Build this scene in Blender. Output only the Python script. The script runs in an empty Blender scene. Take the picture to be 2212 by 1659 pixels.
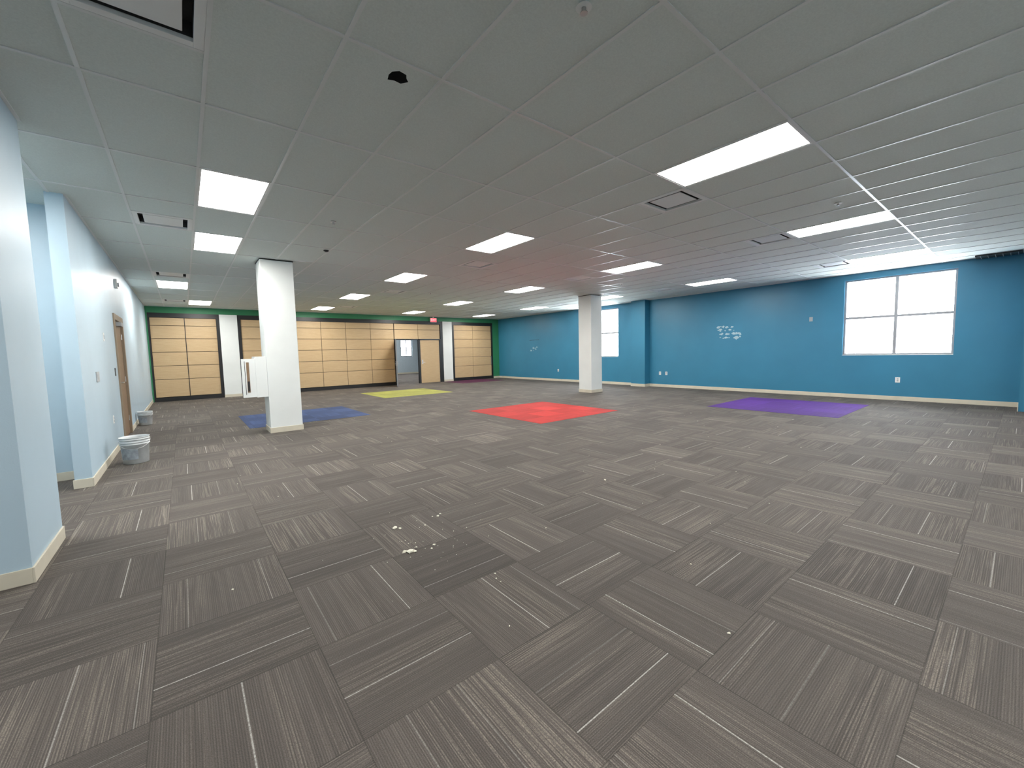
import bpy, bmesh, random
from math import *
from mathutils import Vector, Matrix
random.seed(7)
scene=bpy.context.scene
scene.view_settings.view_transform='Standard'
scene.view_settings.look='None'
CH=1.395; H=3.185; XR=13.54; YF=18.05; XL=-0.885; YB=-3.0; XW=-4.0

# ---------------------------------------------------------------- materials
def mat(name,col,rough=.6,metal=0,spec=.5,noise=0,nscale=8,bump=0,bscale=200,emit=0,ecol=None):
    m=bpy.data.materials.new(name);m.use_nodes=True
    nt=m.node_tree;b=nt.nodes['Principled BSDF']
    b.inputs['Base Color'].default_value=(*col,1)
    b.inputs['Roughness'].default_value=rough
    b.inputs['Metallic'].default_value=metal
    b.inputs['Specular IOR Level'].default_value=spec
    tc=nt.nodes.new('ShaderNodeTexCoord')
    if noise:
        n=nt.nodes.new('ShaderNodeTexNoise');n.inputs['Scale'].default_value=nscale;n.inputs['Detail'].default_value=5
        nt.links.new(tc.outputs['Object'],n.inputs['Vector'])
        r=nt.nodes.new('ShaderNodeMapRange');r.inputs[1].default_value=.3;r.inputs[2].default_value=.7
        r.inputs[3].default_value=1-noise;r.inputs[4].default_value=1+noise
        nt.links.new(n.outputs['Fac'],r.inputs[0])
        mx=nt.nodes.new('ShaderNodeVectorMath');mx.operation='SCALE';mx.inputs[0].default_value=col
        nt.links.new(r.outputs[0],mx.inputs['Scale']);nt.links.new(mx.outputs[0],b.inputs['Base Color'])
    if bump:
        n=nt.nodes.new('ShaderNodeTexNoise');n.inputs['Scale'].default_value=bscale;n.inputs['Detail'].default_value=3
        nt.links.new(tc.outputs['Object'],n.inputs['Vector'])
        bp=nt.nodes.new('ShaderNodeBump');bp.inputs['Strength'].default_value=bump;bp.inputs['Distance'].default_value=.002
        nt.links.new(n.outputs['Fac'],bp.inputs['Height']);nt.links.new(bp.outputs[0],b.inputs['Normal'])
    if emit:
        b.inputs['Emission Color'].default_value=(*(ecol or col),1);b.inputs['Emission Strength'].default_value=emit
    return m
M={}
M['ltblue']=mat('paint_light_blue',(.43,.55,.63),.42,noise=.03,nscale=2,bump=.25,bscale=120)
M['blue']=mat('paint_teal_blue',(.034,.195,.32),.42,noise=.05,nscale=1.5,bump=.25,bscale=120)
M['green']=mat('paint_green',(.03,.21,.09),.5,noise=.04,nscale=2,bump=.2,bscale=120)
M['white']=mat('paint_white',(.74,.76,.74),.5,noise=.03,nscale=2,bump=.2,bscale=120)
M['tile']=mat('acoustic_tile',(.68,.72,.68),.9,spec=.2,noise=.05,nscale=90,bump=.5,bscale=260)
M['tee']=mat('painted_tee_steel',(.72,.73,.71),.35)
M['trof']=mat('troffer_white_enamel',(.8,.8,.78),.4)
M['lens']=mat('troffer_lens',(.9,.9,.88),.4,emit=37,ecol=(1,.975,.93))
M['ventdark']=mat('duct_dark',(.05,.05,.05),.8)
M['void']=mat('plenum_void',(.01,.01,.01),.9)
M['cream']=mat('rubber_base_cream',(.60,.55,.44),.5,noise=.05,nscale=6)
M['black']=mat('black_anodized_frame',(.012,.012,.013),.4,noise=.1)
M['alu']=mat('aluminium_mullion',(.30,.31,.33),.45,metal=.3)
M['steel']=mat('satin_steel',(.6,.6,.6),.3,metal=1)
M['brown']=mat('door_brown_veneer',(.23,.15,.09),.45,noise=.12,nscale=20)
M['framebr']=mat('door_frame_paint',(.25,.19,.13),.45,noise=.05)
M['plate']=mat('plastic_white',(.8,.8,.78),.4)
M['plateg']=mat('plastic_grey',(.35,.38,.4),.4)
M['slot']=mat('plastic_dark',(.02,.02,.02),.5)
M['bucket']=mat('bucket_hdpe',(.55,.57,.57),.35,noise=.12,nscale=9)
M['label']=mat('bucket_label',(.28,.31,.34),.5,noise=.25,nscale=25)
M['red']=mat('exit_red',(.8,.03,.05),.4,emit=1.2,ecol=(1,.05,.08))
M['exitw']=mat('exit_letter',(.9,.7,.7),.4,emit=1.0,ecol=(1,.8,.8))
M['plaster']=mat('plaster_crumb',(.75,.72,.6),.9,noise=.1,nscale=60)
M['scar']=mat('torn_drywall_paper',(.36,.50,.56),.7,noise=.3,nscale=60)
M['room2']=mat('paint_pale_grey_blue',(.42,.5,.56),.5,noise=.03)

def nodes_new(name):
    m=bpy.data.materials.new(name);m.use_nodes=True;return m,m.node_tree,m.node_tree.nodes['Principled BSDF']
class NB:
    def __init__(s,nt): s.nt=nt
    def m(s,op,a,b=None,c=None):
        n=s.nt.nodes.new('ShaderNodeMath');n.operation=op
        for i,v in enumerate([a,b,c]):
            if v is None: continue
            if isinstance(v,(int,float)): n.inputs[i].default_value=v
            else: s.nt.links.new(v,n.inputs[i])
        return n.outputs[0]
    def comb(s,x,y,z=0):
        n=s.nt.nodes.new('ShaderNodeCombineXYZ')
        for i,v in enumerate([x,y,z]):
            if isinstance(v,(int,float)): n.inputs[i].default_value=v
            else: s.nt.links.new(v,n.inputs[i])
        return n.outputs[0]
    def mix(s,f,a,b):
        n=s.nt.nodes.new('ShaderNodeMix');n.data_type='RGBA'
        for i,v in ((0,f),(6,a),(7,b)):
            if isinstance(v,(int,float)): n.inputs[i].default_value=v
            elif isinstance(v,tuple): n.inputs[i].default_value=(*v,1)
            else: s.nt.links.new(v,n.inputs[i])
        return n.outputs[2]
    def noise(s,vec,scale,detail=2,rough=.5):
        n=s.nt.nodes.new('ShaderNodeTexNoise');n.inputs['Scale'].default_value=scale;n.inputs['Detail'].default_value=detail
        n.inputs['Roughness'].default_value=rough
        s.nt.links.new(vec,n.inputs['Vector']);return n.outputs['Fac']
    def rng(s,v,a,b,c,d):
        n=s.nt.nodes.new('ShaderNodeMapRange');s.nt.links.new(v,n.inputs[0])
        for i,x in enumerate((a,b,c,d)): n.inputs[i+1].default_value=x
        return n.outputs[0]

T=.6135
def carpet(name,dark,light,pin,strong=1.0):
    m,nt,b=nodes_new(name);N=NB(nt)
    tc=nt.nodes.new('ShaderNodeTexCoord')
    sp=nt.nodes.new('ShaderNodeSeparateXYZ');nt.links.new(tc.outputs['Object'],sp.inputs[0])
    u=N.m('DIVIDE',N.m('SUBTRACT',sp.outputs[0],.42),T);v=N.m('DIVIDE',N.m('SUBTRACT',sp.outputs[1],.21),T)
    iu=N.m('FLOOR',u);iv=N.m('FLOOR',v);fu=N.m('SUBTRACT',u,iu);fv=N.m('SUBTRACT',v,iv)
    par=N.m('FLOORED_MODULO',N.m('ADD',iu,iv),2.0)   # 1: stripes along Y
    ipar=N.m('SUBTRACT',1.0,par)
    s=N.m('ADD',N.m('MULTIPLY',fu,par),N.m('MULTIPLY',fv,ipar))
    t=N.m('ADD',N.m('MULTIPLY',fv,par),N.m('MULTIPLY',fu,ipar))
    wn=nt.nodes.new('ShaderNodeTexWhiteNoise');wn.noise_dimensions='2D';nt.links.new(N.comb(iu,iv),wn.inputs['Vector'])
    sc=nt.nodes.new('ShaderNodeSeparateColor');nt.links.new(wn.outputs['Color'],sc.inputs[0])
    r1,r2,r3=sc.outputs[0],sc.outputs[1],sc.outputs[2]
    off=N.m('MULTIPLY',r1,37.0)
    so=N.m('ADD',s,off)
    thread=N.noise(N.comb(N.m('MULTIPLY',so,110.0),N.m('MULTIPLY',t,1.2),off),1.0,1)
    thr=N.rng(thread,.48,.60,0,1)
    brk=N.noise(N.comb(N.m('MULTIPLY',so,90.0),N.m('MULTIPLY',t,110.0),off),1.0,1)
    brk=N.rng(brk,.35,.6,.35,1)
    region=N.noise(N.comb(N.m('MULTIPLY',so,2.6),0.0,off),1.0,1)
    region=N.rng(region,.40,.58,.25,1)
    lines=N.m('MULTIPLY',N.m('MULTIPLY',thr,brk),region)
    row=N.m('SINE',N.m('MULTIPLY',s,2*pi*72)); row=N.rng(row,-1,1,.78,1.12)
    broad=N.rng(N.noise(N.comb(N.m('MULTIPLY',so,9.0),0.0,off),1.0,2),.3,.7,.88,1.14)
    col=N.mix(N.m('MULTIPLY',lines,.6*strong),dark,light)
    s0=N.m('ADD',.16,N.m('MULTIPLY',r2,.68))
    d=N.m('ABSOLUTE',N.m('SUBTRACT',s,s0))
    p=N.m('MULTIPLY',N.rng(d,.003,.0055,1,0),N.rng(r1,.2,.6,.3,1))
    s1=N.m('FRACT',N.m('ADD',s0,.37));d1=N.m('ABSOLUTE',N.m('SUBTRACT',s,s1))
    p1=N.m('MULTIPLY',N.rng(d1,.0025,.005,.35,0),N.m('GREATER_THAN',r3,.5))
    pn=N.noise(N.comb(0.0,N.m('MULTIPLY',t,60.0),off),1.0,1)
    p=N.m('MULTIPLY',N.m('MAXIMUM',p,p1),N.rng(pn,.3,.6,.45,1))
    col=N.mix(N.m('MULTIPLY',p,.68*strong),col,pin)
    tone_sheen=N.m('MULTIPLY',N.rng(r3,0,1,.88,1.12),N.m('ADD',.95,N.m('MULTIPLY',par,.1)))  # random tile tone, plus stripe-direction sheen painted into the base colour
    e=N.m('MINIMUM',N.m('MINIMUM',fu,N.m('SUBTRACT',1.0,fu)),N.m('MINIMUM',fv,N.m('SUBTRACT',1.0,fv)))
    seam=N.rng(e,.001,.006,.6,1)
    big=N.rng(N.noise(tc.outputs['Object'],.8,3),.3,.7,.92,1.08)
    k=N.m('MULTIPLY',N.m('MULTIPLY',tone_sheen,seam),N.m('MULTIPLY',N.m('MULTIPLY',row,broad),big))
    fz=N.rng(N.noise(tc.outputs['Object'],260,2),.3,.7,.72,1.28)
    k=N.m('MULTIPLY',k,fz)
    vm=nt.nodes.new('ShaderNodeVectorMath');vm.operation='SCALE';nt.links.new(col,vm.inputs[0]);nt.links.new(k,vm.inputs['Scale'])
    nt.links.new(vm.outputs[0],b.inputs['Base Color'])
    b.inputs['Roughness'].default_value=.8;b.inputs['Specular IOR Level'].default_value=.3
    bp=nt.nodes.new('ShaderNodeBump');bp.inputs['Strength'].default_value=.5;bp.inputs['Distance'].default_value=.003
    nt.links.new(N.m('ADD',N.m('MULTIPLY',row,1.0),fz),bp.inputs['Height']);nt.links.new(bp.outputs[0],b.inputs['Normal'])
    return m
M['carpet']=carpet('carpet_tile_brown_grey',(.082,.071,.063),(.25,.215,.18),(.58,.56,.52))
def plush(name,c):
    d=tuple(x*.85 for x in c);l=tuple(min(1,x*1.25+.01) for x in c)
    return carpet(name,d,l,l,.5)
M['c_red']=plush('carpet_red',(.50,.035,.03))
M['c_pur']=plush('carpet_purple',(.085,.025,.22))
M['c_yel']=plush('carpet_yellow',(.36,.36,.08))
M['c_blu']=plush('carpet_blue',(.04,.075,.19))
M['c_mar']=plush('carpet_maroon',(.08,.012,.05))

def wood():
    m,nt,b=nodes_new('maple_panel_veneer');N=NB(nt)
    tc=nt.nodes.new('ShaderNodeTexCoord');mp=nt.nodes.new('ShaderNodeMapping');mp.inputs['Scale'].default_value=(1.2,1,14)
    nt.links.new(tc.outputs['Object'],mp.inputs[0])
    n=N.noise(mp.outputs[0],3,5,.6)
    f=N.noise(tc.outputs['Object'],120,2)
    c=N.mix(N.rng(n,.3,.7,0,1),(.50,.35,.19),(.57,.42,.24))
    c=N.mix(N.rng(f,.3,.7,0,.35),c,(.42,.28,.15))
    nt.links.new(c,b.inputs['Base Color']);b.inputs['Roughness'].default_value=.5
    return m
M['wood']=wood()
def glass():
    m=bpy.data.materials.new('window_glazing');m.use_nodes=True;nt=m.node_tree;nt.nodes.clear()
    o=nt.nodes.new('ShaderNodeOutputMaterial');mx=nt.nodes.new('ShaderNodeMixShader');t=nt.nodes.new('ShaderNodeBsdfTransparent');g=nt.nodes.new('ShaderNodeBsdfGlossy')
    g.inputs['Roughness'].default_value=.02;mx.inputs[0].default_value=.05
    nt.links.new(t.outputs[0],mx.inputs[1]);nt.links.new(g.outputs[0],mx.inputs[2]);nt.links.new(mx.outputs[0],o.inputs[0]);return m
M['glass']=glass()

# ---------------------------------------------------------------- builder
class B:
    def __init__(s,name): s.name=name;s.bm=bmesh.new();s.mats=[]
    def mi(s,k):
        if k not in s.mats: s.mats.append(k)
        return s.mats.index(k)
    def box(s,x0,x1,y0,y1,z0,z1,k,bev=0,M4=None):
        vs=[s.bm.verts.new((x,y,z)) for x in(x0,x1) for y in(y0,y1) for z in(z0,z1)]
        i=s.mi(k);fs=[]
        for q in((0,1,3,2),(4,6,7,5),(0,4,5,1),(2,3,7,6),(0,2,6,4),(1,5,7,3)):
            f=s.bm.faces.new([vs[j] for j in q]);f.material_index=i;fs.append(f)
        if bev:
            es=list({e for f in fs for e in f.edges})
            r=bmesh.ops.bevel(s.bm,geom=es,offset=bev,segments=2,profile=.5,affect='EDGES')
            vs=list({v for v in vs if v.is_valid}|set(r['verts']))
            for f in r['faces']: f.material_index=i
        if M4 is not None: bmesh.ops.transform(s.bm,matrix=M4,verts=vs)
        return vs
    def poly(s,pts,k):
        f=s.bm.faces.new([s.bm.verts.new(p) for p in pts]);f.material_index=s.mi(k);return f
    def cyl(s,c,r,r2,h,k,axis='Z',seg=24):
        mtx=Matrix.Translation(c)
        if axis=='X': mtx=mtx@Matrix.Rotation(pi/2,4,'Y')
        if axis=='Y': mtx=mtx@Matrix.Rotation(-pi/2,4,'X')
        r_=bmesh.ops.create_cone(s.bm,cap_ends=True,segments=seg,radius1=r,radius2=r2,depth=h,matrix=mtx)
        i=s.mi(k)
        for v in r_['verts']:
            for f in v.link_faces: f.material_index=i
    def lathe(s,prof,c,k,seg=40):
        i=s.mi(k);rings=[]
        for r,z in prof:
            rings.append([s.bm.verts.new((c[0]+r*cos(2*pi*j/seg),c[1]+r*sin(2*pi*j/seg),c[2]+z)) for j in range(seg)])
        for a,b in zip(rings,rings[1:]):
            for j in range(seg):
                f=s.bm.faces.new((a[j],a[(j+1)%seg],b[(j+1)%seg],b[j]));f.material_index=i;f.smooth=True
        return rings
    def prism(s,pts,axis,a0,a1,k):
        def P(p,a):
            if axis=='X': return (a,p[0],p[1])
            if axis=='Y': return (p[0],a,p[1])
            return (p[0],p[1],a)
        i=s.mi(k);A=[s.bm.verts.new(P(p,a0)) for p in pts];Bv=[s.bm.verts.new(P(p,a1)) for p in pts]
        fs=[s.bm.faces.new(A),s.bm.faces.new(Bv[::-1])]
        n=len(pts)
        for j in range(n): fs.append(s.bm.faces.new((A[j],Bv[j],Bv[(j+1)%n],A[(j+1)%n])))
        for f in fs:f.material_index=i
    def done(s,loc=None,norm=True,parent=None):
        if norm: bmesh.ops.recalc_face_normals(s.bm,faces=s.bm.faces)
        me=bpy.data.meshes.new(s.name);s.bm.to_mesh(me);s.bm.free()
        for k in s.mats: me.materials.append(M[k])
        o=bpy.data.objects.new(s.name,me);scene.collection.objects.link(o)
        if loc: o.location=loc
        if parent: o.parent=parent
        return o

# ---------------------------------------------------------------- floor
b=B('floor');b.box(XW-.2,XR+.3,YB-.2,28.3,-.1,0,'carpet');b.done()
SQ=[('red_carpet_square','c_red',5.30,7.70,5.78,8.32),('purple_carpet_square','c_pur',9.62,12.12,2.16,4.66),
    ('yellow_carpet_square','c_yel',5.02,7.55,12.9,15.3),('blue_carpet_square','c_blu',.94,3.35,9.55,11.82),('maroon_carpet_square','c_mar',10.0,12.45,16.2,18.0)]
for nm,k,x0,x1,y0,y1 in SQ:
    b=B(nm);b.box(x0,x1,y0,y1,0,.003,k);b.done()

# ---------------------------------------------------------------- walls
WZ=H+.3
b=B('wall_left')
b.box(XL-.14,XL,6.48,9.69,0,WZ,'ltblue')
b.box(XL-.14,XL,9.69,10.86,2.16,WZ,'ltblue')
b.box(XL-.14,XL,10.86,YF+.2,0,WZ,'ltblue')
b.done()
b=B('wall_left_near');b.box(XW,-.84,3.89,4.72,0,WZ,'ltblue');b.done()
b=B('wall_hallway');b.box(XW,XL-.14,7.05,7.2,0,WZ,'ltblue');b.done()
b=B('wall_outer');b.box(XW-.2,XW,YB-.2,7.2,0,WZ,'ltblue');b.done()
b=B('wall_back');b.box(XW-.2,XR+.2,YB-.2,YB,0,WZ,'ltblue');b.done()
b=B('wall_return');b.box(12.7,XR,-.3,.035,0,WZ,'blue');b.done()
W=[(1.01,3.01,1.11,3.03),(10.13,12.22,1.11,3.05)]
b=B('wall_right')
segs=[(YB,1.01),(3.01,10.13),(12.22,YF+.2)]
for a,c in segs: b.box(XR,XR+.25,a,c,0,WZ,'blue')
for y0,y1,z0,z1 in W:
    b.box(XR,XR+.25,y0,y1,0,z0,'blue');b.box(XR,XR+.25,y0,y1,z1,WZ,'blue')
b.done()
b=B('wall_pilaster');b.box(13.24,XR,8.73,9.32,0,H,'blue');b.done()
for n,(y0,y1,z0,z1) in enumerate(W,1):
    b=B('window_%d'%n);f=.04;x0,x1=XR+.06,XR+.13
    b.box(x0,x1,y0,y0+f,z0,z1,'alu');b.box(x0,x1,y1-f,y1,z0,z1,'alu')
    b.box(x0,x1,y0+f,y1-f,z0,z0+f,'alu');b.box(x0,x1,y0+f,y1-f,z1-f,z1,'alu')
    ym=(y0+y1)/2;zm=(z0+z1)/2-.01
    b.box(x0,x1,ym-.03,ym+.03,z0+f,z1-f,'alu');b.box(x0+.002,x1-.002,y0+f,ym-.03,zm-.028,zm+.028,'alu');b.box(x0+.002,x1-.002,ym+.03,y1-f,zm-.028,zm+.028,'alu')
    b.box(x0+.03,x0+.036,y0+f,y1-f,z0+f,z1-f,'glass')
    b.box(XR-.005,XR+.06,y0,y1,z0-.008,z0+.006,'white',.002)
    b.done()
b=B('wall_far')
b.box(XL-.2,XR+.2,YF,YF+.2,2.97,WZ,'green')
b.box(XL-.2,-.84,YF,YF+.2,0,2.97,'green')
b.box(13.12,XR+.2,YF,YF+.2,0,2.97,'green')
b.done()
for i,(x0,x1) in enumerate([(1.09,1.62),(10.08,10.60)]):
    b=B('wall_far_pilaster' if i==0 else 'wall_far_pilaster.001');b.box(x0,x1,YF-.03,YF+.2,0,2.97,'white');b.done()
    b=B('baseboard_far_pilaster' if i==0 else 'baseboard_far_pilaster.001');b.box(x0-.004,x1+.004,YF-.042,YF-.03,0,.1,'cream');b.done()

def bb(name,x0,x1,y0,y1): 
    b=B(name);b.box(x0,x1,y0,y1,0,.10,'cream',.002);return b.done()
t=.012
bb('baseboard_left',XL,XL+t,6.48-t,9.60);bb('baseboard_left.001',XL,XL+t,10.95,YF-.02)
bb('baseboard_left_end',XL-.14-t,XL,6.48-t,6.48)
bb('baseboard_left_near',-.84,-.84+t,3.89-t,4.72);bb('baseboard_left_near_end',XW,-.84,3.89-t,3.89)
bb('baseboard_hallway',XW,XL-.14,7.05-t,7.05)
bb('baseboard_right',XR-t,XR,.035+t,8.73-t);bb('baseboard_right.001',XR-t,XR,9.32+t,YF-.01)
bb('baseboard_pilaster',13.24-t,13.24,8.73-t,9.32+t);bb('baseboard_pilaster_side',13.24,XR,8.73-t,8.73)
bb('baseboard_return',12.7-t,XR-t,.035,.035+t)
bb('baseboard_far',13.14,XR-t,YF-t,YF)

# ---------------------------------------------------------------- partitions
SE=[.14,.74,1.20,1.66,2.11,2.55,2.82]
def panels(b,xs,z0=.14,yp=YF+.03):
    g=.007
    for a,c in zip(xs,xs[1:]):
        for p,q in zip(SE,SE[1:]):
            if q<=z0+.01: continue
            b.box(a+g,c-g,yp,yp+.04,p+g,q-g,'wood',.004)
def frame(b,x0,x1,xi0,xi1):
    b.box(x0,x1,YF+.12,YF+.18,0,2.97,'black')
    b.box(x0,xi0,YF-.01,YF+.12,0,2.97,'black');b.box(xi1,x1,YF-.01,YF+.12,0,2.97,'black')
    b.box(xi0,xi1,YF-.01,YF+.12,2.82,2.97,'black');b.box(xi0,xi1,YF,YF+.12,0,.13,'black')
b=B('folding_partition');frame(b,-.84,1.09,-.80,1.00);panels(b,[-.80,.11,1.00])
b.box(.10,.12,YF+.02,YF+.07,.13,2.82,'black');b.done()
b=B('folding_partition');frame(b,10.60,13.12,10.72,13.04);panels(b,[10.72,11.86,13.04]);b.box(12.98,13.0,YF-.03,YF-.01,.75,1.2,'steel');b.done()
b=B('folding_partition')
x0,x1=1.62,10.08
b.box(x0,7.62,YF+.12,YF+.18,0,2.97,'black');b.box(9.95,x1,YF+.12,YF+.18,0,2.97,'black');b.box(7.62,9.95,YF+.12,YF+.18,2.14,2.97,'black')
b.box(x0,1.72,YF-.01,YF+.12,0,2.97,'black');b.box(9.96,x1,YF-.01,YF+.12,0,2.97,'black')
b.box(1.72,9.96,YF-.01,YF+.12,2.82,2.97,'black')
b.box(1.72,7.60,YF,YF+.12,0,.13,'black')
panels(b,[1.72,2.65,3.57,4.47,5.45,6.51,7.58])
panels(b,[7.60,8.78,9.94],2.12)
for x in (2.65,3.57,4.47,5.45,6.51): b.box(x-.006,x+.006,YF+.05,YF+.08,.13,2.82,'black')
b.box(7.58,7.66,YF,YF+.12,0,2.12,'black');b.box(8.77,8.86,YF,YF+.12,0,2.12,'black');b.box(9.90,9.96,YF,YF+.12,0,2.12,'black')
b.box(7.66,9.90,YF,YF+.12,2.07,2.12,'black')
b.done()
def leaf(name,w):
    b=B(name)
    b.box(0,w,-.022,.022,.01,2.06,'wood',.002)
    b.box(0,.012,-.024,.024,.01,2.06,'alu');b.box(w-.012,w,-.024,.024,.01,2.06,'alu')
    for s in(-1,1):
        b.box(w-.13,w-.07,s*.03-.008,s*.03+.008,.92,1.12,'steel',.003)
        b.cyl((w-.10,s*.05,1.0),.01,.01,.05,'steel','Y');b.box(w-.22,w-.09,s*.072-.008,s*.072+.008,.99,1.01,'steel',.003)
    return b.done()
d=leaf('door_2',1.03);d.location=(9.895,YF+.06,0);d.rotation_euler=(0,0,pi)
d=leaf('door_3',1.08);d.location=(7.63,YF-.04,0);d.rotation_euler=(0,0,atan2(-.925,-.395))

# far room
b=B('wall_room_beyond')
b.box(4.8,5.0,YF+.25,28,0,WZ,'room2');b.box(14.8,15,YF+.25,28,0,WZ,'room2')
b.box(4.8,12.2,28,28.2,0,WZ,'room2');b.box(13.1,15,28,28.2,0,WZ,'room2')
b.box(12.2,13.1,28,28.2,0,1.25,'room2');b.box(12.2,13.1,28,28.2,2.45,WZ,'room2')
b.box(4.8,7.55,YF+.2,YF+.25,0,WZ,'room2');b.box(10.0,15,YF+.2,YF+.25,0,WZ,'room2');b.box(7.55,10.0,YF+.2,YF+.25,2.15,WZ,'room2')
b.done()
b=B('window_3')
for a,c in((12.2,12.26),(12.62,12.68),(13.04,13.1)): b.box(a,c,28.05,28.1,1.25,2.45,'alu')
for a,c in((1.25,1.31),(1.84,1.88),(2.39,2.45)): b.box(12.2,13.1,28.06,28.09,a,c,'alu')
b.box(12.2,13.1,28.072,28.076,1.25,2.45,'glass');b.done()
b=B('floor_room_beyond');b.box(XR+.3,15,YF+.2,28.3,-.1,0,'carpet');b.done()
bb('baseboard_room_beyond',5.0,14.8,28-t,28)

# ---------------------------------------------------------------- ceiling
X0=3.885;DX=.61;Y0=1.25;DY=1.22
def cx(i): return X0+DX*i
def cy(j): return Y0+DY*j
troffers=[]
for xi in (0,6,12):
    for yj in (-3,0,3,6,9,12): troffers.append((xi,yj))  # rearmost row is out of view, put in behind the camera for more light
troffers+=[(-6,3),(-6,5),(-7,9),(-6,12),(-6,-2),(-10,0),(-10,3)]  # last three are out of view, added to brighten the near left
troffers.remove((12,-3))
vents=[(1,1,0),(-7,4,1),(6,1,0),(1,4,1),(-7,8,0),(1,8,0),(-7,12,0),(12,1,0),(12,4,1),(6,4,1),(1,11,1),(12,8,0),(14,10,1),(-7,1,0)]
b=B('ceiling');tz=H
i0,i1=-13,15;j0,j1=-4,13
cl=lambda v,a,c:max(a,min(c,v))
for i in range(i0,i1+1):
    for j in range(j0,j1+1):
        x0,x1=cl(cx(i),XW,XR),cl(cx(i+1),XW,XR);y0,y1=cl(cy(j),YB,YF),cl(cy(j+1),YB,YF)
        if x1-x0<.001 or y1-y0<.001: continue
        if (i,j) in troffers: continue
        hv=[v for v in vents if v[0]==i and v[1]==j]
        if hv:
            ym=cy(j)+.61
            if hv[0][2]==0: y0=ym
            else: y1=ym
        if x0<1.21<x1 and y0<2.62<y1:
            vs=[b.bm.verts.new(p) for p in((x0,y0,tz),(x1,y0,tz),(x1,y1,tz),(x0,y1,tz))]
            hs=[b.bm.verts.new((1.21+dx,2.62+dy,tz)) for dx,dy in((-.055,-.03),(-.02,-.062),(.03,-.052),(.045,-.02),(.07,.005),(.035,.05),(-.01,.045),(-.05,.06),(-.062,.01))]
            es=[b.bm.edges.new((vs[k],vs[(k+1)%4])) for k in range(4)]+[b.bm.edges.new((hs[k],hs[(k+1)%len(hs)])) for k in range(len(hs))]
            r=bmesh.ops.triangle_fill(b.bm,edges=es,use_beauty=True)
            for f in r['geom']:
                if isinstance(f,bmesh.types.BMFace): f.material_index=b.mi('tile')
            continue
        b.poly([(x0,y0,tz),(x0,y1,tz),(x1,y1,tz),(x1,y0,tz)],'tile')
b.poly([(4.8,YF+.2,H),(15,YF+.2,H),(15,28.2,H),(4.8,28.2,H)],'tile')
b.done(norm=False)
b=B('deck_light_block');b.box(XW-.2,15.2,YB-.2,28.4,H+.45,H+.5,'void');b.done()  # black sheet above the tile hole, put in to stop outside light leaking in
b=B('wall_plenum')
b.box(XW-.2,15.2,YB-.25,YB-.2,H,H+.45,'void');b.box(XW-.25,XW-.2,YB-.2,28.4,H,H+.45,'void');b.box(15.2,15.25,YB-.2,28.4,H,H+.45,'void');b.box(XW,15.2,28.35,28.4,H,H+.45,'void')
b.box(XR+.02,XR+.25,YB,YF+.2,WZ,H+.46,'void')
b.box(XR+.25,15.2,YF+.0,YF+.2,H,H+.46,'void')
b.done()
b=B('ceiling_grid');w=.012;z0,z1=H-.006,H+.001
for i in range(i0,i1+2):
    x=cx(i)
    if XW<x<XR: b.box(x-w,x+w,YB,YF,z0,z1,'tee')
for j in range(j0,j1+2):
    y=cy(j)
    if YB<y<YF:
        b.box(XW,XR,y-w,y+w,z0-.0005,z1,'tee')
for i,j,hh in vents:
    y=cy(j)+.61;b.box(cx(i)+w,cx(i+1)-w,y-w,y+w,z0,z1,'tee')
b.box(XR-.022,XR,YB,YF,H-.008,H,'tee');b.box(XL,XR-.022,YF-.022,YF,H-.008,H,'tee');b.box(XL,XL+.022,6.48,YF-.022,H-.008,H,'tee');b.box(-.84,-.818,3.89,4.72,H-.008,H,'tee')
b.done()
for i,j in troffers:
    x0,x1,y0,y1=cx(i)+w,cx(i+1)-w,cy(j)+w,cy(j+1)-w
    b=B('troffer_light')
    f=.018
    for a in((x0,x0+f,y0,y1),(x1-f,x1,y0,y1),(x0+f,x1-f,y0,y0+f),(x0+f,x1-f,y1-f,y1)): b.box(*a,H-.004,H+.03,'trof')
    b.box(x0+f,x1-f,y0+f,y1-f,H+.003,H+.009,'lens')
    b.box(x0,x1,y0,y1,H+.05,H+.09,'trof')
    b.done()
for i,(x,y) in enumerate([(8,22),(11,22),(8,26),(11,26)]):
    b=B('troffer_light');b.box(x-.3,x+.3,y-.6,y+.6,H-.02,H-.001,'trof');b.box(x-.27,x+.27,y-.57,y+.57,H-.024,H-.02,'lens');b.done()  # unseen fixtures put in to light the room beyond
for i,j,hh in vents:
    x0,x1=cx(i)+w,cx(i+1)-w;ya=cy(j)+(0 if hh==0 else .61)+w;yb_=ya+.61-2*w
    b=B('air_diffuser')
    f=.05
    for a in((x0,x0+f,ya,yb_),(x1-f,x1,ya,yb_),(x0+f,x1-f,ya,ya+f),(x0+f,x1-f,yb_-f,yb_)): b.box(*a,H-.005,H+.02,'trof',.002)
    b.box(x0,x1,ya,yb_,H+.10,H+.12,'ventdark')
    for a in((x0+f-.01,x0+f,ya+f,yb_-f),(x1-f,x1-f+.01,ya+f,yb_-f),(x0+f,x1-f,ya+f-.01,ya+f),(x0+f,x1-f,yb_-f,yb_-f+.01)): b.box(*a,H+.02,H+.10,'ventdark')
    xc,yc=(x0+x1)/2,(ya+yb_)/2
    b.box(xc-.195,xc+.195,yc-.195,yc+.195,H+.004,H+.012,'trof',.003)
    for k in(-1,1): b.box(xc+k*.12-.006,xc+k*.12+.006,yc-.006,yc+.006,H+.012,H+.10,'ventdark')
    b.done()

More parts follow.
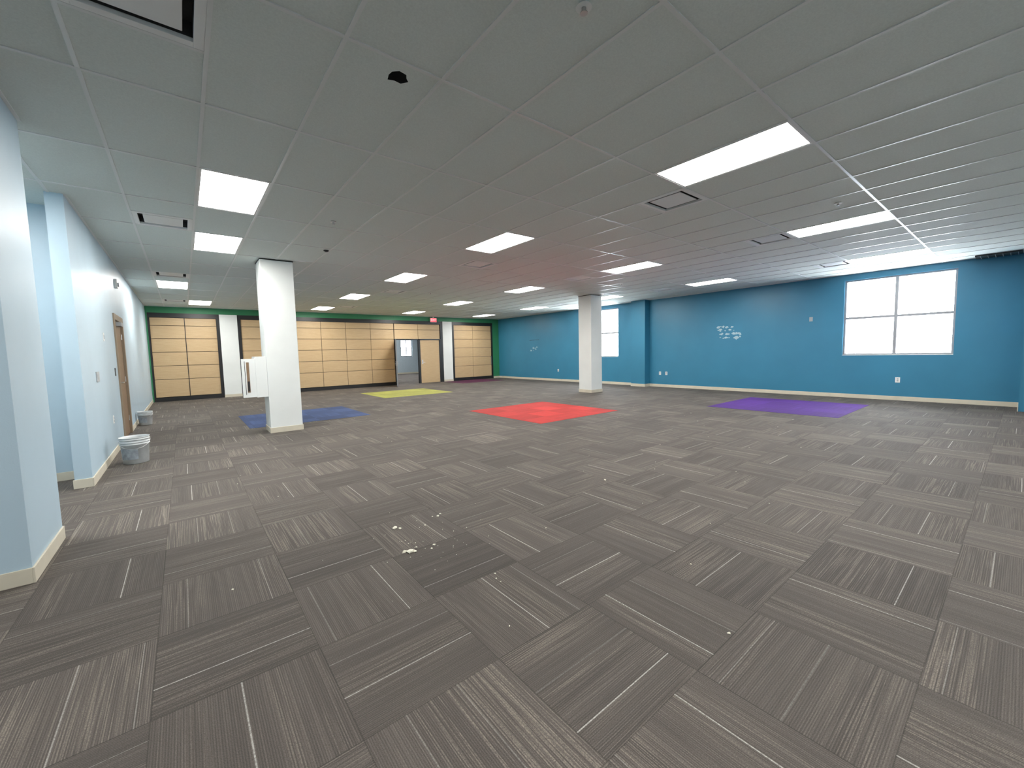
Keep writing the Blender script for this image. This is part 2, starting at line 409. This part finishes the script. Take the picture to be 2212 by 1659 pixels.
for x,y in [(1.75,1.52),(6.61,1.57),(1.68,5.84),(2.0,14.6),(9.5,7.0),(5.8,11.0),(9.4,13.5)]:
    b=B('sprinkler_head');b.cyl((x,y,H-.006),.042,.032,.012,'trof');b.cyl((x,y,H-.022),.012,.012,.03,'steel');b.cyl((x,y,H-.038),.02,.02,.003,'steel');b.done()
b=B('smoke_detector');b.cyl((2.01,7.48,H-.005),.045,.04,.014,'slot');b.cyl((2.01,7.48,H-.018),.025,.03,.014,'slot');b.done()
b=B('dark_ceiling_strip');b.box(13.1,XR-.03,.12,.75,H-.03,H-.006,'slot')  # dark strip with thin grey bars, under the ceiling by the wall
for k in range(6): b.box(13.12,XR-.05,.17+k*.1,.178+k*.1,H-.045,H-.03,'plateg')
b.done()

# ---------------------------------------------------------------- columns
for x0,y0 in ((1.18,8.65),(10.34,8.80)):
    s=.535
    b=B('square_column')
    b.box(x0,x0+s,y0,y0+s,0,H-.02,'white',.006)
    b.box(x0-.006,x0+s+.006,y0-.006,y0+s+.006,H-.02,H-.008,'black')
    b.box(x0-t,x0+s+t,y0-t,y0+s+t,0,.10,'cream',.003)
    b.done()
b=B('electrical_enclosure')
b.box(1.0,1.178,8.655,9.05,.68,1.42,'white',.004)
b.box(.995,1.0,8.67,9.03,.70,1.40,'plate')
b.box(.79,1.0,8.66,8.68,.69,1.38,'white',.003)
b.box(.835,.842,8.654,8.66,.74,1.34,'slot');b.box(.862,.905,8.652,8.66,.78,1.32,'brown',.002);b.box(.868,.899,8.648,8.652,.80,.98,'slot')
b.done()

# ---------------------------------------------------------------- left door etc
b=B('door_1')
ya,yb_=9.69,10.86
b.box(XL-.14,XL+.02,ya,ya+.05,0,2.16,'framebr',.003);b.box(XL-.14,XL+.02,yb_-.05,yb_,0,2.16,'framebr',.003);b.box(XL-.14,XL+.02,ya+.05,yb_-.05,2.11,2.16,'framebr',.003)
b.box(XL+.0,XL+.02,ya-.05,ya,0,2.21,'framebr',.002);b.box(XL,XL+.02,yb_,yb_+.05,0,2.21,'framebr',.002);b.box(XL,XL+.02,ya,yb_,2.16,2.21,'framebr',.002)
b.box(XL-.06,XL-.015,ya+.053,yb_-.053,.01,2.107,'brown',.003)
b.box(XL-.015,XL-.011,ya+.12,ya+.18,.92,1.16,'steel');b.cyl((XL+.01,ya+.15,1.02),.012,.012,.06,'steel','X');b.box(XL+.03,XL+.045,ya+.14,ya+.28,1.01,1.03,'steel',.004)
for z in(.3,1.05,1.85): b.cyl((XL-.012,yb_-.056,z),.008,.008,.1,'steel')
b.box(XL-.011,XL+.06,ya+.4,ya+.7,2.02,2.09,'plateg',.005)
b.done()
def plateX(name,x,y,z,w_,h_,s,k='plate',kind='outlet'):
    b=B(name);d_=.008*s
    xa,xb=sorted((x,x+d_));b.box(xa,xb,y-w_/2,y+w_/2,z-h_/2,z+h_/2,k,.002)
    xc,xd=sorted((x+d_,x+d_*1.35))
    if kind=='outlet':
        for dz in(-.022,.022):
            b.box(xc,xd,y-.016,y+.016,z+dz-.014,z+dz+.014,'plateg')
    elif kind=='switch': b.box(xc,xd,y-w_*.2,y+w_*.2,z-h_*.25,z+h_*.25,'plateg')
    b.done()
plateX('wall_outlet',XR,13.5,.5,.08,.12,-1);plateX('wall_outlet',XR,8.29,.5,.08,.12,-1);plateX('wall_outlet',XR,8.04,.5,.08,.12,-1);plateX('wall_outlet',XR,1.91,.5,.09,.13,-1)
plateX('wall_sensor',XR,3.72,2.1,.08,.12,-1,'plateg','switch')
plateX('wall_outlet',XL,8.55,.52,.08,.12,1)
plateX('light_switch',XL,7.5,1.2,.22,.13,1,'plateg','switch')
plateX('thermostat',XL,8.35,1.75,.08,.12,1,'plate','switch')
plateX('card_reader',XL,9.28,1.22,.08,.13,1,'slot','switch')
b=B('fire_alarm_strobe');b.box(XL,XL+.04,10.33,10.45,2.72,2.88,'plate',.005);b.box(XL+.04,XL+.06,10.36,10.42,2.75,2.82,'plateg',.004);b.done()

b=B('exit_sign');x,y,z=9.55,17.93,3.02
b.box(x-.17,x+.17,y,y+.05,z-.10,z+.10,'plate',.004);b.box(x-.155,x+.155,y-.004,y,z-.085,z+.085,'red');b.box(x-.03,x+.03,y+.01,y+.04,z+.1,H-.006,'plate')
es=b.done()
tcu=bpy.data.curves.new('exit_letters','FONT');tcu.body='EXIT';tcu.size=.15;tcu.align_x='CENTER';tcu.align_y='CENTER';tcu.extrude=.002
to=bpy.data.objects.new('exit_letters',tcu);scene.collection.objects.link(to);tcu.materials.append(M['exitw'])
to.location=(x,y-.006,z);to.rotation_euler=(pi/2,0,0);to.parent=es

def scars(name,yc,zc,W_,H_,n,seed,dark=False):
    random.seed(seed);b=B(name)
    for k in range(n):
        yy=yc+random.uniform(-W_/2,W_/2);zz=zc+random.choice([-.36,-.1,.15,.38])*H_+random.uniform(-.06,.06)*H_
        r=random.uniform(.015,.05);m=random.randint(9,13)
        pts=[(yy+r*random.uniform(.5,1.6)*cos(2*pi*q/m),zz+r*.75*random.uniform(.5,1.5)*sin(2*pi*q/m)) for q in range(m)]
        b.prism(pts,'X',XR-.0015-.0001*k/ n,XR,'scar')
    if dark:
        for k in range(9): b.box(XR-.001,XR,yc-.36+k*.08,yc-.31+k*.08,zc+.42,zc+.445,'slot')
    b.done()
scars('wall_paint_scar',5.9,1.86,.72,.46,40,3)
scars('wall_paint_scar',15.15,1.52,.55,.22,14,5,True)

# ---------------------------------------------------------------- buckets
def bucket(x,y,h,r):
    b=B('paint_bucket')
    rb=r*.87
    prof=[(0.001,0),(rb-.006,0),(rb,.006),(rb+(r-rb)*.72,h*.72),(r+.004,h*.725),(r+.004,h*.745),(r-.004,h*.75),(r-.003,h*.80),(r+.005,h*.805),(r+.005,h*.825),(r-.002,h*.83),(r-.001,h*.90),(r+.006,h*.905),(r+.007,h*.925),(r,h*.93),(r+.001,h*.985),(r+.006,h*.99),(r+.004,h),(r-.003,h),(r-.005,h*.9),(rb-.004,.012),(.001,.012)]
    b.lathe(prof,(x,y,0),'bucket')
    i=b.mi('label');a0,a1=radians(200),radians(285);N_=14
    lo=[];hi=[]
    for k in range(N_+1):
        a=a0+(a1-a0)*k/N_
        for L,z in((lo,h*.18),(hi,h*.6)):
            rr=rb+(r-rb)*z/h+.0015;L.append(b.bm.verts.new((x+rr*cos(a),y+rr*sin(a),z)))
    for k in range(N_):
        f=b.bm.faces.new((lo[k],lo[k+1],hi[k+1],hi[k]));f.material_index=i
    o=b.done()
    c=bpy.data.curves.new('handle','CURVE');c.dimensions='3D';c.bevel_depth=.0025;sp=c.splines.new('POLY');n=24
    sp.points.add(n)
    for k in range(n+1):
        a=pi*k/n;sp.points[k].co=(x+(r+.01)*cos(a)*.98,y-(r+.012)*sin(a),h*.86-.5*h*sin(a)*.55,1)
    co=bpy.data.objects.new('handle',c);scene.collection.objects.link(co);c.materials.append(M['steel']);co.parent=o
bucket(-.60,7.60,.36,.155)
bucket(-.735,11.95,.29,.125)

# ---------------------------------------------------------------- debris
random.seed(11)
b=B('plaster_debris')
def crumb(x,y,r):
    for q in SQ:
        if q[2]-.05<x<q[3]+.05 and q[4]-.05<y<q[5]+.05: return
    rr=bmesh.ops.create_icosphere(b.bm,subdivisions=1,radius=r,matrix=Matrix.Translation((x,y,r*.35)))
    for v in rr['verts']:
        v.co.x+=random.uniform(-.4,.4)*r;v.co.y+=random.uniform(-.4,.4)*r;v.co.z=max(.0005,v.co.z*random.uniform(.4,.9))
b.mi('plaster')
for x,y,r in [(1.24,3.11,.020),(1.27,3.08,.012),(1.16,2.66,.022),(1.19,2.64,.017),(1.13,2.68,.015),(1.22,2.69,.010),(1.34,2.64,.012),(1.30,2.60,.008),(1.45,3.0,.008),(1.62,3.1,.012),(1.66,3.13,.009),(1.58,3.12,.007),(3.45,2.76,.012),(1.99,.84,.008),(1.45,2.03,.007),(1.42,1.98,.005)]: crumb(x,y,r)
for k in range(50): crumb(random.gauss(1.35,.25),random.gauss(2.85,.28),random.uniform(.0015,.004))
for k in range(90): crumb(random.uniform(-.3,9),random.uniform(1.2,12),random.uniform(.003,.006))
b.done()

# ---------------------------------------------------------------- world & camera
w_=bpy.data.worlds.new('sky');scene.world=w_;w_.use_nodes=True
bg=w_.node_tree.nodes['Background'];bg.inputs[0].default_value=(.84,.92,1,1);bg.inputs[1].default_value=20
f,th,ph,ro=884.84,.67349,.077922,.023419
def dirv(a,bb_,c):
    a2=a*cos(ro)+bb_*sin(ro);b2=-a*sin(ro)+bb_*cos(ro)
    g=cos(ph)*c+b2*sin(ph);z=-sin(ph)*c+b2*cos(ph)
    return Vector((a2*cos(th)+g*sin(th),g*cos(th)-a2*sin(th),z))
R=dirv(1,0,0);U=dirv(0,1,0);F=dirv(0,0,1)
cd=bpy.data.cameras.new('camera');cam=bpy.data.objects.new('camera',cd);scene.collection.objects.link(cam)
mt=Matrix((R,U,-F)).transposed().to_4x4();mt.translation=(0,0,CH);cam.matrix_world=mt
cd.sensor_width=36;cd.lens=f/2212*36;cd.clip_start=.05;cd.clip_end=200
scene.camera=cam
